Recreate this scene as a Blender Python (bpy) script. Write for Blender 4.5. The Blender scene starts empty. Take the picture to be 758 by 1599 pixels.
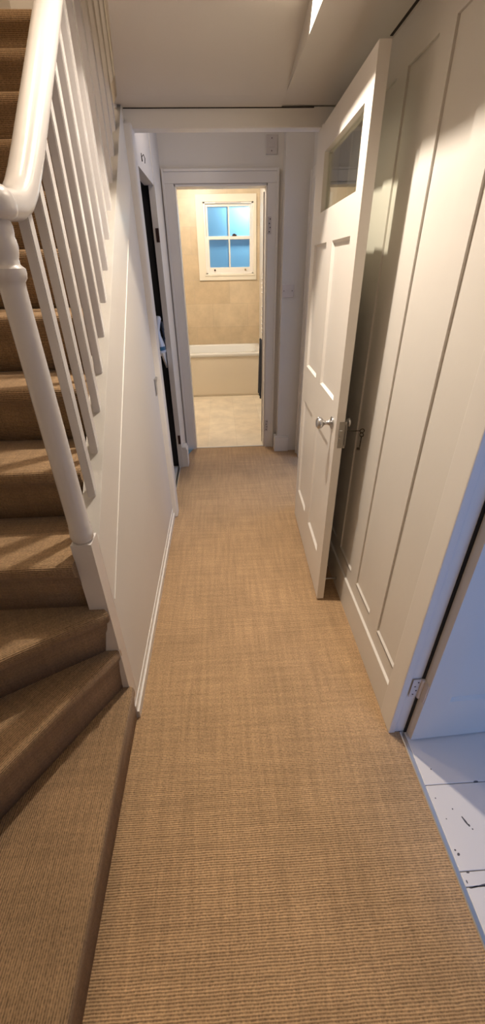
import bpy, bmesh, math, random
from mathutils import Vector, Matrix
random.seed(4)
S = bpy.context.scene
COL = S.collection
PI = math.pi

# ------------------------------------------------------------------ materials
def new_mat(name):
    m = bpy.data.materials.new(name); m.use_nodes = True
    nt = m.node_tree
    for n in list(nt.nodes): nt.nodes.remove(n)
    out = nt.nodes.new('ShaderNodeOutputMaterial')
    return m, nt, out

def N(nt, kind, **kw):
    n = nt.nodes.new(kind)
    for k, v in kw.items():
        if k.startswith('i_'):
            n.inputs[k[2:].replace('_', ' ')].default_value = v
        else: setattr(n, k, v)
    return n

def math_n(nt, op, a, b=None, c=None):
    n = nt.nodes.new('ShaderNodeMath'); n.operation = op
    for i, v in enumerate((a, b, c)):
        if v is None: continue
        if isinstance(v, (int, float)): n.inputs[i].default_value = v
        else: nt.links.new(v, n.inputs[i])
    return n.outputs[0]

def mixc(nt, f, a, b, blend='MIX'):
    n = nt.nodes.new('ShaderNodeMix'); n.data_type = 'RGBA'; n.blend_type = blend
    for s, v in ((n.inputs[0], f), (n.inputs[6], a), (n.inputs[7], b)):
        if isinstance(v, (int, float)): s.default_value = v
        elif isinstance(v, tuple): s.default_value = (*v, 1) if len(v) == 3 else v
        else: nt.links.new(v, s)
    return n.outputs[2]

def paint(name, col, rough=.45, bump=.05, scale=60, var=.04, metallic=0.0, spec=.5, coat=0.0):
    m, nt, out = new_mat(name)
    p = N(nt, 'ShaderNodeBsdfPrincipled')
    p.inputs['Roughness'].default_value = rough
    p.inputs['Metallic'].default_value = metallic
    p.inputs['Specular IOR Level'].default_value = spec
    p.inputs['Coat Weight'].default_value = coat
    p.inputs['Coat Roughness'].default_value = .12
    tc = N(nt, 'ShaderNodeTexCoord')
    n1 = N(nt, 'ShaderNodeTexNoise'); n1.inputs['Scale'].default_value = 3.0; n1.inputs['Detail'].default_value = 4
    nt.links.new(tc.outputs['Object'], n1.inputs['Vector'])
    dark = tuple(c * (1 - var * 2) for c in col)
    c = mixc(nt, n1.outputs['Fac'], dark, col)
    nt.links.new(c, p.inputs['Base Color'])
    n2 = N(nt, 'ShaderNodeTexNoise'); n2.inputs['Scale'].default_value = scale; n2.inputs['Detail'].default_value = 3
    nt.links.new(tc.outputs['Object'], n2.inputs['Vector'])
    b = N(nt, 'ShaderNodeBump'); b.inputs['Strength'].default_value = bump; b.inputs['Distance'].default_value = .01
    nt.links.new(n2.outputs['Fac'], b.inputs['Height']); nt.links.new(b.outputs[0], p.inputs['Normal'])
    nt.links.new(p.outputs[0], out.inputs[0])
    return m

def carpet_mat(name, tint, pitch):
    m, nt, out = new_mat(name)
    p = N(nt, 'ShaderNodeBsdfPrincipled'); p.inputs['Roughness'].default_value = .9
    p.inputs['Specular IOR Level'].default_value = .12
    p.inputs['Sheen Weight'].default_value = .15
    uv = N(nt, 'ShaderNodeUVMap'); uv.uv_map = 'UVMap'
    sep = N(nt, 'ShaderNodeSeparateXYZ'); nt.links.new(uv.outputs[0], sep.inputs[0])
    u, v = sep.outputs[0], sep.outputs[1]
    # slight waviness of the ribs
    wob = N(nt, 'ShaderNodeTexNoise'); wob.inputs['Scale'].default_value = 14; wob.inputs['Detail'].default_value = 2
    nt.links.new(uv.outputs[0], wob.inputs['Vector'])
    vv = math_n(nt, 'ADD', v, math_n(nt, 'MULTIPLY', wob.outputs['Fac'], .004))
    rib = math_n(nt, 'SINE', math_n(nt, 'MULTIPLY', vv, 2 * PI / pitch))
    rib01 = math_n(nt, 'MULTIPLY_ADD', rib, .5, .5)
    # knots along each rib
    cmb = N(nt, 'ShaderNodeCombineXYZ')
    nt.links.new(math_n(nt, 'MULTIPLY', u, 170.), cmb.inputs[0]); nt.links.new(math_n(nt, 'MULTIPLY', v, 1 / pitch * .9), cmb.inputs[1])
    kn = N(nt, 'ShaderNodeTexNoise'); kn.inputs['Scale'].default_value = 1.0; kn.inputs['Detail'].default_value = 3
    nt.links.new(cmb.outputs[0], kn.inputs['Vector'])
    # long streaks both ways
    c1 = N(nt, 'ShaderNodeCombineXYZ')
    nt.links.new(math_n(nt, 'MULTIPLY', u, 60.), c1.inputs[0]); nt.links.new(math_n(nt, 'MULTIPLY', v, 4.), c1.inputs[1])
    s1 = N(nt, 'ShaderNodeTexNoise'); s1.inputs['Scale'].default_value = 1.0; s1.inputs['Detail'].default_value = 4
    nt.links.new(c1.outputs[0], s1.inputs['Vector'])
    c2 = N(nt, 'ShaderNodeCombineXYZ')
    nt.links.new(math_n(nt, 'MULTIPLY', u, 3.), c2.inputs[0]); nt.links.new(math_n(nt, 'MULTIPLY', v, 70.), c2.inputs[1])
    s2 = N(nt, 'ShaderNodeTexNoise'); s2.inputs['Scale'].default_value = 1.0; s2.inputs['Detail'].default_value = 3
    nt.links.new(c2.outputs[0], s2.inputs['Vector'])
    blot = N(nt, 'ShaderNodeTexNoise'); blot.inputs['Scale'].default_value = 3.5; blot.inputs['Detail'].default_value = 3
    nt.links.new(uv.outputs[0], blot.inputs['Vector'])
    base = tint; lo = tuple(c * .40 for c in tint); hi = tuple(min(1, c * 1.32) for c in tint)
    kf = N(nt, 'ShaderNodeMapRange'); kf.inputs[1].default_value = .36; kf.inputs[2].default_value = .66
    nt.links.new(kn.outputs['Fac'], kf.inputs[0])
    ribc = mixc(nt, rib01, lo, base)
    c = mixc(nt, math_n(nt, 'MULTIPLY', kf.outputs[0], .55), ribc, hi)
    sf = N(nt, 'ShaderNodeMapRange'); sf.inputs[1].default_value = .35; sf.inputs[2].default_value = .65; sf.inputs[3].default_value = .88; sf.inputs[4].default_value = 1.05
    nt.links.new(s1.outputs['Fac'], sf.inputs[0])
    sf2 = N(nt, 'ShaderNodeMapRange'); sf2.inputs[1].default_value = .35; sf2.inputs[2].default_value = .65; sf2.inputs[3].default_value = .9; sf2.inputs[4].default_value = 1.06
    nt.links.new(s2.outputs['Fac'], sf2.inputs[0])
    sf3 = N(nt, 'ShaderNodeMapRange'); sf3.inputs[1].default_value = .3; sf3.inputs[2].default_value = .7; sf3.inputs[3].default_value = .9; sf3.inputs[4].default_value = 1.06
    nt.links.new(blot.outputs['Fac'], sf3.inputs[0])
    f = math_n(nt, 'MULTIPLY', math_n(nt, 'MULTIPLY', sf.outputs[0], sf2.outputs[0]), sf3.outputs[0])
    cc = N(nt, 'ShaderNodeCombineColor')
    for i in range(3): nt.links.new(f, cc.inputs[i])
    c = mixc(nt, 1.0, c, cc.outputs[0], 'MULTIPLY')
    nt.links.new(c, p.inputs['Base Color'])
    h = math_n(nt, 'ADD', rib01, math_n(nt, 'MULTIPLY', kn.outputs['Fac'], .8))
    b = N(nt, 'ShaderNodeBump'); b.inputs['Strength'].default_value = .6; b.inputs['Distance'].default_value = .0025
    nt.links.new(h, b.inputs['Height']); nt.links.new(b.outputs[0], p.inputs['Normal'])
    nt.links.new(p.outputs[0], out.inputs[0])
    return m

def tile_mat(name, axes, c1, c2, mortar, tw, th, rough, off=(0, 0)):
    m, nt, out = new_mat(name)
    p = N(nt, 'ShaderNodeBsdfPrincipled'); p.inputs['Roughness'].default_value = rough
    g = N(nt, 'ShaderNodeNewGeometry')
    sep = N(nt, 'ShaderNodeSeparateXYZ'); nt.links.new(g.outputs['Position'], sep.inputs[0])
    cmb = N(nt, 'ShaderNodeCombineXYZ')
    nt.links.new(math_n(nt, 'ADD', sep.outputs[axes[0]], off[0]), cmb.inputs[0])
    nt.links.new(math_n(nt, 'ADD', sep.outputs[axes[1]], off[1]), cmb.inputs[1])
    br = N(nt, 'ShaderNodeTexBrick'); br.offset = .5
    br.inputs['Scale'].default_value = 1.0; br.inputs['Brick Width'].default_value = tw; br.inputs['Row Height'].default_value = th
    br.inputs['Mortar Size'].default_value = .003; br.inputs['Mortar Smooth'].default_value = .3
    br.inputs['Color1'].default_value = (*c1, 1); br.inputs['Color2'].default_value = (*c2, 1); br.inputs['Mortar'].default_value = (*mortar, 1)
    nt.links.new(cmb.outputs[0], br.inputs['Vector'])
    n = N(nt, 'ShaderNodeTexNoise'); n.inputs['Scale'].default_value = 5; n.inputs['Detail'].default_value = 8; n.inputs['Roughness'].default_value = .62
    nt.links.new(g.outputs['Position'], n.inputs['Vector'])
    mr = N(nt, 'ShaderNodeMapRange'); mr.inputs[1].default_value = .3; mr.inputs[2].default_value = .7; mr.inputs[3].default_value = .80; mr.inputs[4].default_value = 1.08
    nt.links.new(n.outputs['Fac'], mr.inputs[0])
    cc = N(nt, 'ShaderNodeCombineColor')
    for i in range(3): nt.links.new(mr.outputs[0], cc.inputs[i])
    c = mixc(nt, 1.0, br.outputs['Color'], cc.outputs[0], 'MULTIPLY')
    nt.links.new(c, p.inputs['Base Color'])
    nt.links.new(p.outputs[0], out.inputs[0])
    return m

def board_mat(name, col, chips):
    m, nt, out = new_mat(name)
    p = N(nt, 'ShaderNodeBsdfPrincipled'); p.inputs['Roughness'].default_value = .4
    g = N(nt, 'ShaderNodeNewGeometry')
    n = N(nt, 'ShaderNodeTexNoise'); n.inputs['Scale'].default_value = 70; n.inputs['Detail'].default_value = 5
    nt.links.new(g.outputs['Position'], n.inputs['Vector'])
    no = math_n(nt, 'MULTIPLY', math_n(nt, 'SUBTRACT', n.outputs['Fac'], .5), 1.2)
    mask = None
    for (x, y, rx, ry, a) in chips:
        mp = N(nt, 'ShaderNodeMapping'); mp.vector_type = 'TEXTURE'
        mp.inputs['Location'].default_value = (x, y, 0); mp.inputs['Rotation'].default_value = (0, 0, a); mp.inputs['Scale'].default_value = (rx, ry, 1000)
        nt.links.new(g.outputs['Position'], mp.inputs['Vector'])
        ln = N(nt, 'ShaderNodeVectorMath'); ln.operation = 'LENGTH'; nt.links.new(mp.outputs[0], ln.inputs[0])
        k = math_n(nt, 'LESS_THAN', math_n(nt, 'ADD', ln.outputs['Value'], no), 1.0)
        mask = k if mask is None else math_n(nt, 'MAXIMUM', mask, k)
    c = mixc(nt, mask, col, (.10, .09, .085))
    nt.links.new(c, p.inputs['Base Color']); nt.links.new(p.outputs[0], out.inputs[0])
    return m

def glass_mat(name, tint=(.9, .95, .9), refl=.08):
    m, nt, out = new_mat(name)
    t = N(nt, 'ShaderNodeBsdfTransparent'); t.inputs[0].default_value = (*tint, 1)
    gl = N(nt, 'ShaderNodeBsdfGlossy'); gl.inputs['Roughness'].default_value = .03
    fr = N(nt, 'ShaderNodeLayerWeight'); fr.inputs['Blend'].default_value = .12
    mx = N(nt, 'ShaderNodeMixShader'); nt.links.new(fr.outputs['Facing'], mx.inputs[0])
    nt.links.new(t.outputs[0], mx.inputs[1]); nt.links.new(gl.outputs[0], mx.inputs[2])
    nt.links.new(mx.outputs[0], out.inputs[0])
    return m

def frosted_mat(name):
    m, nt, out = new_mat(name)
    t = N(nt, 'ShaderNodeBsdfTranslucent'); t.inputs[0].default_value = (.80, .90, .95, 1)
    gl = N(nt, 'ShaderNodeBsdfPrincipled'); gl.inputs['Roughness'].default_value = .25; gl.inputs['Base Color'].default_value = (.25, .4, .5, 1)
    mx = N(nt, 'ShaderNodeMixShader'); mx.inputs[0].default_value = .12
    nt.links.new(t.outputs[0], mx.inputs[1]); nt.links.new(gl.outputs[0], mx.inputs[2])
    nt.links.new(mx.outputs[0], out.inputs[0])
    return m

M = {}
M['wall'] = paint('wall_paint', (.74, .70, .64), .55, .04, 90)
M['ceil'] = paint('ceiling_paint', (.66, .61, .54), .8, .05, 120)
M['wood'] = paint('white_gloss_woodwork', (.78, .74, .68), .34, .05, 25)
M['panel'] = paint('panelling_paint', (.74, .70, .635), .42, .05, 25)
M['doorp'] = paint('door_paint', (.78, .73, .66), .38, .05, 22)
M['rail'] = paint('glossy_banister_paint', (.68, .645, .62), .24, .08, 14, coat=.4)
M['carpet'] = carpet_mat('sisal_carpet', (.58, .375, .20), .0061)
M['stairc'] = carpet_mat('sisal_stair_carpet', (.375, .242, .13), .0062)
M['walltile'] = tile_mat('travertine_wall_tiles', (0, 2), (.62, .50, .34), (.55, .43, .28), (.52, .42, .30), .5, .30, .35, (.1, .09))
M['floortile'] = tile_mat('travertine_floor_tiles', (1, 0), (.86, .77, .62), (.79, .68, .52), (.72, .63, .49), .64, .30, .35, (.35, .18))
M['board'] = board_mat('white_painted_boards', (.76, .71, .66), [(.730, .530, .0035, .014, .35), (.736, .519, .003, .004, 0), (.742, .508, .0022, .0022, 0), (.706, .566, .0022, .0022, 0),
    (.664, .448, .0045, .0035, .5), (.659, .459, .003, .0025, 0), (.672, .3725, .016, .0022, .12), (.70, .3755, .018, .0018, .1), (.664, .60, .0018, .0018, 0), (.672, .54, .0018, .0018, 0),
    (.83, .642, .008, .0025, 0), (.67, .405, .005, .002, .0), (.656, .385, .002, .004, 0), (.69, .69, .002, .002, 0)])
M['acry'] = paint('white_acrylic', (.82, .82, .80), .15, .0, 20, .01)
M['bathpanel'] = paint('bath_panel_cream', (.76, .68, .55), .4, .03, 40, .02)
M['chrome'] = paint('polished_metal', (.80, .80, .80), .32, .02, 40, .03, 1.0)
M['satin'] = paint('satin_chrome', (.55, .54, .53), .28, .03, 60, .05, 1.0)
M['steel'] = paint('painted_steel_lock', (.36, .33, .28), .42, .15, 70, .12, .35)
M['brass'] = paint('dull_brass', (.34, .24, .13), .4, .05, 60, .1, .8)
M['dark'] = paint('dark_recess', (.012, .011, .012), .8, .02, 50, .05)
M['brown'] = paint('dark_brown_metal', (.05, .018, .012), .5, .05, 60, .1, .3)
M['keym'] = paint('old_key_metal', (.06, .045, .03), .45, .05, 90, .1, .8)
M['plate'] = paint('switch_plastic', (.66, .60, .56), .3, .0, 30, .02)
M['platew'] = paint('grey_socket_plate', (.58, .53, .49), .4, .0, 30, .02)
M['towel'] = paint('dark_blue_grey_towel', (.045, .05, .065), .95, .8, 220, .1, spec=.1)
M['ironw'] = paint('white_plastic', (.62, .66, .72), .3, .0, 30, .02)
M['ironb'] = paint('blue_plastic', (.03, .14, .26), .3, .0, 30, .05)
M['ironk'] = paint('dark_handle_plastic', (.02, .03, .05), .3, .0, 30, .05)
M['glass'] = glass_mat('clear_glass', (.93, .95, .90))
M['winp'] = paint('warm_lit_window_paint', (.72, .66, .54), .4, .03, 30, .02)  # window casing paint with the warm room light put into its colour
M['frost'] = frosted_mat('frosted_glass')
M['grime'] = paint('dark_gap', (.035, .025, .02), .9, .1, 60, .1)
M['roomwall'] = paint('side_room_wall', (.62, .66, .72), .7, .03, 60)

# ------------------------------------------------------------------ helpers
ROOT = {}
def wloc(o):
    return ROOT.get(o.name, Vector((0, 0, 0)))

def finish(name, bm, mat, parent=None, smooth=None, local=False):
    """bm in world coordinates (or in the parent's own frame if local)"""
    bmesh.ops.recalc_face_normals(bm, faces=bm.faces)
    if parent is not None and not local:
        bmesh.ops.translate(bm, verts=bm.verts, vec=-wloc(parent))
    origin = None
    if parent is None:
        xs = [v.co for v in bm.verts]
        lo = Vector((min(v.x for v in xs), min(v.y for v in xs), min(v.z for v in xs)))
        hi = Vector((max(v.x for v in xs), max(v.y for v in xs), max(v.z for v in xs)))
        origin = Vector(((lo.x + hi.x) / 2, (lo.y + hi.y) / 2, lo.z))
        bmesh.ops.translate(bm, verts=bm.verts, vec=-origin)
    me = bpy.data.meshes.new(name); bm.to_mesh(me); bm.free()
    mats = mat if isinstance(mat, (list, tuple)) else [mat]
    for m in mats: me.materials.append(m)
    if smooth is not None:
        for p in me.polygons: p.use_smooth = True
        try: me.set_sharp_from_angle(angle=math.radians(smooth))
        except Exception: pass
    o = bpy.data.objects.new(name, me); COL.objects.link(o)
    if parent is not None:
        o.parent = parent; ROOT[o.name] = wloc(parent)
    else:
        o.location = origin; ROOT[o.name] = origin
    return o

def empty(name, loc, rz=0):
    o = bpy.data.objects.new(name, None); COL.objects.link(o)
    o.location = loc; o.rotation_euler = (0, 0, rz); o.empty_display_size = .1
    ROOT[o.name] = Vector(loc)
    return o

def tag(o, label=None, cat=None, group=None, kind=None):
    if label: o['label'] = label
    if cat: o['category'] = cat
    if group: o['group'] = group
    if kind: o['kind'] = kind
    return o

def box(bm, x0, x1, y0, y1, z0, z1, bev=0.0, seg=2, mi=0, mat=None):
    x0, x1 = sorted((x0, x1)); y0, y1 = sorted((y0, y1)); z0, z1 = sorted((z0, z1))
    t = bmesh.new()
    r = bmesh.ops.create_cube(t, size=1)
    for v in t.verts:
        v.co = Vector((x0 + (v.co.x + .5) * (x1 - x0), y0 + (v.co.y + .5) * (y1 - y0), z0 + (v.co.z + .5) * (z1 - z0)))
    if bev > 0:
        bmesh.ops.bevel(t, geom=list(t.edges), offset=bev, segments=seg, affect='EDGES', profile=.6)
    if mat is not None: bmesh.ops.transform(t, matrix=mat, verts=t.verts)
    merge(bm, t, mi)

def merge(bm, t, mi=0):
    vm = {}
    for v in t.verts: vm[v] = bm.verts.new(v.co)
    for f in t.faces:
        try:
            nf = bm.faces.new([vm[v] for v in f.verts]); nf.material_index = mi
        except ValueError: pass
    t.free()

def lathe(bm, prof, origin, axis='Z', seg=32, cap=True, mi=0):
    """prof: list of (height, radius) along the axis"""
    rings = []
    for h, r in prof:
        ring = []
        for i in range(seg):
            a = 2 * PI * i / seg
            c, s = r * math.cos(a), r * math.sin(a)
            if axis == 'Z': p = Vector((c, s, h))
            elif axis == 'X': p = Vector((h, c, s))
            else: p = Vector((c, h, s))
            ring.append(bm.verts.new(p + Vector(origin)))
        rings.append(ring)
    for a, b in zip(rings, rings[1:]):
        for i in range(seg):
            f = bm.faces.new((a[i], a[(i + 1) % seg], b[(i + 1) % seg], b[i])); f.material_index = mi
    if cap:
        for r in (rings[0], rings[-1]):
            f = bm.faces.new(r); f.material_index = mi

def tube(bm, pts, r, seg=12, mi=0, ry=None):
    pts = [Vector(p) for p in pts]
    rings = []
    up = Vector((0, 0, 1))
    for i, p in enumerate(pts):
        t = (pts[min(i + 1, len(pts) - 1)] - pts[max(i - 1, 0)]).normalized()
        s = t.cross(up)
        if s.length < 1e-3: s = t.cross(Vector((0, 1, 0)))
        s.normalize(); n = s.cross(t).normalized()
        rr = r[i] if isinstance(r, (list, tuple)) else r
        r2 = rr if ry is None else ry
        rings.append([bm.verts.new(p + s * rr * math.cos(2 * PI * k / seg) + n * r2 * math.sin(2 * PI * k / seg)) for k in range(seg)])
    for a, b in zip(rings, rings[1:]):
        for k in range(seg):
            f = bm.faces.new((a[k], a[(k + 1) % seg], b[(k + 1) % seg], b[k])); f.material_index = mi
    for rg in (rings[0], rings[-1]):
        f = bm.faces.new(rg); f.material_index = mi

def prism(bm, poly, z0, z1):
    """plan polygon extruded vertically"""
    a = [bm.verts.new((x, y, z0)) for x, y in poly]; b = [bm.verts.new((x, y, z1)) for x, y in poly]
    bm.faces.new(a[::-1]); bm.faces.new(b)
    n = len(poly)
    for i in range(n): bm.faces.new((a[i], a[(i + 1) % n], b[(i + 1) % n], b[i]))

def prismx(bm, poly, x0, x1):
    """(y,z) polygon extruded along X"""
    a = [bm.verts.new((x0, y, z)) for y, z in poly]; b = [bm.verts.new((x1, y, z)) for y, z in poly]
    bm.faces.new(a); bm.faces.new(b[::-1])
    n = len(poly)
    for i in range(n): bm.faces.new((a[i], b[i], b[(i + 1) % n], a[(i + 1) % n]))

def struct(name, bm, mat, label, cat, **kw):
    o = finish(name, bm, mat, **kw)
    return tag(o, label, cat, kind='structure')

def sbox(name, b, mat, label, cat, bev=0):
    bm = bmesh.new()
    for q in (b if isinstance(b[0], (list, tuple)) else [b]): box(bm, *q, bev=bev)
    return struct(name, bm, mat, label, cat)

# ------------------------------------------------------------------ key dimensions
XL, XR = -.402, .59          # hall side walls
XST = -1.25                  # far wall of the staircase
SL = .915                    # pitch of the string
RISE, GO = .20, .2223
def string_z(y): return .939 + SL * (y - 1.118)
YB = 3.76                    # wall with the bathroom door
BK = 6.40                    # bathroom back wall

# ------------------------------------------------------------------ floors
def uv_plane_floor(bm):
    uvl = bm.loops.layers.uv.new('UVMap')
    for f in bm.faces:
        for l in f.loops: l[uvl].uv = (l.vert.co.x, l.vert.co.y)
bm = bmesh.new()
prism(bm, [(-.455, -1.6), (.632, -1.6), (.632, .83), (.60, .84), (.60, 2.5), (.72, 2.5), (.72, 3.70), (.40, 3.765), (-.32, 3.765), (-.42, 3.45), (-.42, 2.55), (-.455, 2.5)], -.05, 0)
uv_plane_floor(bm)
struct('floor', bm, M['carpet'], 'ribbed tan sisal carpet running down the narrow hallway', 'floor')

sbox('floor_bathroom', (-1.3, .6, 3.765, BK + .1, -.05, .002), M['floortile'], 'pale cream travertine tiled floor in front of the bathtub', 'floor')
bm = bmesh.new()
yy = [-1.6, -1.3, -1.02, -.74, -.46, -.18, .10, .373, .408, .64, .87, 1.10, 1.33, 1.6]
for a, b in zip(yy, yy[1:]): box(bm, .648, 3.4, a + .0012, b - .0012, -.03, .004, bev=.0012, seg=1)
struct('floor_side_room', bm, M['board'], 'white painted floorboards with chipped paint beyond the threshold at right', 'floor')
sbox('floor_side_room_base', (.64, 3.4, -1.6, 1.6, -.06, -.03), M['dark'], 'dark gap under the white floorboards', 'floor')
sbox('floor_cupboard', (-1.2, -.43, 2.5, 3.45, -.05, .001), M['wood'], 'pale cupboard floor just behind the left metal strip', 'floor')
sbox('floor_rear_room', (.72, 2.2, 2.3, 3.9, -.05, 0), M['wood'], 'floor of the room behind the open glazed door', 'floor')
sbox('floor_landing', [(XST, -.402, 2.99, 3.90, 2.47, 2.612), (-.402, .68, 2.60, 3.90, 2.601, 2.612)], M['carpet'], 'carpeted landing floor at the top of the stairs', 'floor')

# ------------------------------------------------------------------ left wall (spandrel under the stairs)
bm = bmesh.new()
yt = 2.50
prismx(bm, [(1.0108, 0), (yt, 0), (yt, string_z(yt)), (1.0108, string_z(1.0108))], -.456, XL)
struct('wall_left', bm, M['wall'], 'smooth white triangular wall under the stair banister', 'wall')
# bead that marks the lower edge of the string
bm = bmesh.new()
def band(bm, y0, y1, zoff, h, x0, x1):
    prismx(bm, [(y0, string_z(y0) + zoff), (y1, string_z(y1) + zoff), (y1, string_z(y1) + zoff + h), (y0, string_z(y0) + zoff + h)], x0, x1)
prismx(bm, [(1.02, .588), (2.2, 1.66), (2.2, 1.664), (1.02, .592)], XL - .001, XL + .003)
struct('trim_1', bm, M['wood'], 'thin raised bead line running up the wall below the banister', 'trim')

# skirting left
bm = bmesh.new()
prismx(bm, [(.953, 0), (2.47, 0), (2.47, .075), (.953, .075)], XL - .004, XL + .004)
prismx(bm, [(.953, 0), (2.47, 0), (2.47, .04), (.953, .04)], XL + .002, XL + .012)
struct('baseboard_left', bm, M['wood'], 'low stepped white baseboard at foot of the wall under the stairs', 'baseboard')

# rear left wall with cupboard opening
sbox('wall_rear_left', [(-.457, -.397, 2.56, 3.33, 2.012, 2.46), (-.457, -.397, 2.54, 2.60, 0, 2.46), (-.432, -.392, 3.33, YB + .02, 0, 2.45)], M['wall'], 'white wall around the dark cupboard opening at left', 'wall')
# door frame (closing the corridor): jambs and head
bm = bmesh.new()
box(bm, -.43, -.368, 2.468, 2.56, 0, 2.12, bev=.016, seg=4)
struct('trim_2', bm, M['wall'], 'rounded white door jamb at left end of the low baseboard', 'door frame')
bm = bmesh.new()
box(bm, -.44, .60, 2.50, 2.57, 2.10, 2.172, bev=.004)
box(bm, -.44, .60, 2.57, 2.60, 2.115, 2.20, bev=.002)
struct('trim_3', bm, M['wood'], 'white door head beam crossing the hallway above the doorway', 'door frame')
bm = bmesh.new()
box(bm, .512, .60, 2.46, 2.56, 0, 2.11, bev=.004)
struct('trim_4', bm, M['wood'], 'white hinge jamb behind the open half glazed door', 'door frame')
# rear wall above / beside head
sbox('wall_above_head', [(-.44, .72, 2.575, 2.60, 2.19, 2.47)], M['wall'], 'white wall strip hidden above the door head', 'wall')

# ------------------------------------------------------------------ bathroom-end wall
OX0, OX1, OZ = -.302, .393, 2.075
sbox('wall_back', [(-.50, OX0, YB, YB + .12, 0, 2.6), (OX1, .75, YB, YB + .12, 0, 2.6), (OX0, OX1, YB, YB + .12, OZ, 2.6)], M['wall'], 'white wall around the bathroom doorway at end of hall', 'wall')
sbox('wall_switch_pier', (.505, .72, 3.635, YB, 0, 2.6), M['wall'], 'narrow white wall pier carrying the light switch', 'wall')
bm = bmesh.new()
# architrave around bathroom door: moulded in two steps
for (x0, x1) in ((OX0 - .075, OX0), (OX1, OX1 + .075)):
    box(bm, x0, x1, YB - .018, YB, 0, OZ + .002, bev=.003)
box(bm, OX0 - .075, OX1 + .075, YB - .018, YB, OZ + .002, OZ + .078, bev=.003)
box(bm, OX0 - .082, OX0 - .066, YB - .03, YB, 0, OZ + .085, bev=.003)
box(bm, OX1 + .066, OX1 + .082, YB - .03, YB, 0, OZ + .085, bev=.003)
box(bm, OX0 - .066, OX1 + .066, YB - .03, YB, OZ + .069, OZ + .085, bev=.003)
struct('trim_5', bm, M['wood'], 'moulded white architrave framing the bathroom doorway', 'door frame')
bm = bmesh.new()
box(bm, OX0 - .001, OX0 + .012, YB - .004, YB + .12, 0, OZ, bev=.002)
box(bm, OX1 - .012, OX1 + .001, YB - .004, YB + .12, 0, OZ, bev=.002)
box(bm, OX0, OX1, YB - .004, YB + .12, OZ - .014, OZ + .001, bev=.002)
struct('trim_6', bm, M['wood'], 'white inner lining of the bathroom doorway', 'door frame')
bm = bmesh.new()
box(bm, .478, .612, 3.617, 3.637, 0, .14, bev=.003); box(bm, .478, .612, 3.622, 3.637, .14, .155, bev=.004)
box(bm, .478, .505, 3.637, 3.74, 0, .14, bev=.002)
struct('baseboard_back', bm, M['wood'], 'short white baseboard under the light switch', 'baseboard')
bm = bmesh.new()
box(bm, -.395, -.345, 3.335, 3.44, 0, .17, bev=.004); box(bm, -.39, -.352, 3.335, 3.44, .17, .19, bev=.004)
struct('baseboard_rear_left', bm, M['wood'], 'small white baseboard block right of the dark cupboard opening', 'baseboard')

# rear right wall with doorway, room behind
sbox('wall_rear_right', [(.70, .76, 3.50, YB, 0, 2.6), (.70, .76, 2.50, 2.62, 0, 2.6), (.70, .76, 2.62, 3.50, 2.06, 2.6), (.585, .76, 2.50, 2.57, 0, 2.6)], M['wall'], 'white side wall behind the open half glazed door', 'wall')
bm = bmesh.new()
box(bm, .685, .70, 3.46, 3.56, 0, 2.06, bev=.003); box(bm, .675, .70, 3.555, 3.575, 0, 2.12, bev=.003)
box(bm, .685, .70, 2.56, 3.56, 2.06, 2.13, bev=.003)
struct('trim_7', bm, M['wood'], 'white architrave between light switch and half glazed door', 'door frame')
sbox('wall_rear_room', [(2.2, 2.3, 2.2, 4.0, 0, 2.6), (.76, 2.3, 3.9, 4.0, 0, 2.6), (.76, 2.3, 2.2, 2.3, 0, 2.6)], M['roomwall'], 'pale wall of the side room behind the glazed door', 'wall')

# ------------------------------------------------------------------ ceilings
SE = [(-.44, 2.52, 2.168), (-.30, 1.88, 2.256), (-.30, 1.60, 2.306)]
bm = bmesh.new()
def quad(bm, pts):
    return bm.faces.new([bm.verts.new(p) for p in pts])
def sz(y): return 2.172 + .182 * max(0, 2.36 - y)
rows = [(-.45, .32, 2.505), (-.395, .32, 2.36), (-.305, .32, 1.88), (-.300, .32, 1.80)]
zz = [2.170, 2.172, 2.258, 2.272]
T = .06
for lvl in (0, 1):
    vs = [[bm.verts.new((r[0], r[2], z + lvl * T)), bm.verts.new((r[1], r[2], z + lvl * T))] for r, z in zip(rows, zz)]
    if lvl == 0: bot = vs
    else: top = vs
for a, b in zip(bot, bot[1:]): bm.faces.new((a[0], a[1], b[1], b[0]))
for a, b in zip(top, top[1:]): bm.faces.new((a[0], b[0], b[1], a[1]))
for a, b, c, d in zip(bot, bot[1:], top, top[1:]):
    bm.faces.new((a[0], b[0], d[0], c[0])); bm.faces.new((a[1], c[1], d[1], b[1]))
bm.faces.new((bot[0][0], top[0][0], top[0][1], bot[0][1])); bm.faces.new((bot[-1][0], bot[-1][1], top[-1][1], top[-1][0]))
struct('ceiling', bm, M['ceil'], 'gently sloping hallway ceiling beside the staircase opening', 'ceiling')
sbox('ceiling_boxing', (.32, .68, -1.6, 2.505, 2.176, 2.45), M['ceil'], 'lower flat boxed strip of ceiling along right wall', 'ceiling')
sbox('ceiling_rear', (-.5, 2.3, 2.56, YB + .12, 2.47, 2.6), M['ceil'], 'ceiling of the rear lobby outside the bathroom', 'ceiling')
sbox('ceiling_bathroom', (-1.3, .62, YB + .10, BK + .1, 2.55, 2.65), M['ceil'], 'white bathroom ceiling', 'ceiling')
sbox('ceiling_side_room', (.64, 3.5, -1.7, 1.7, 2.5, 2.6), M['ceil'], 'ceiling of the daylit side room', 'ceiling')
sbox('ceiling_stairwell', (XST - .1, .8, -1.7, 4.1, 4.8, 4.9), M['ceil'], 'high ceiling over the stairwell', 'ceiling')
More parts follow.
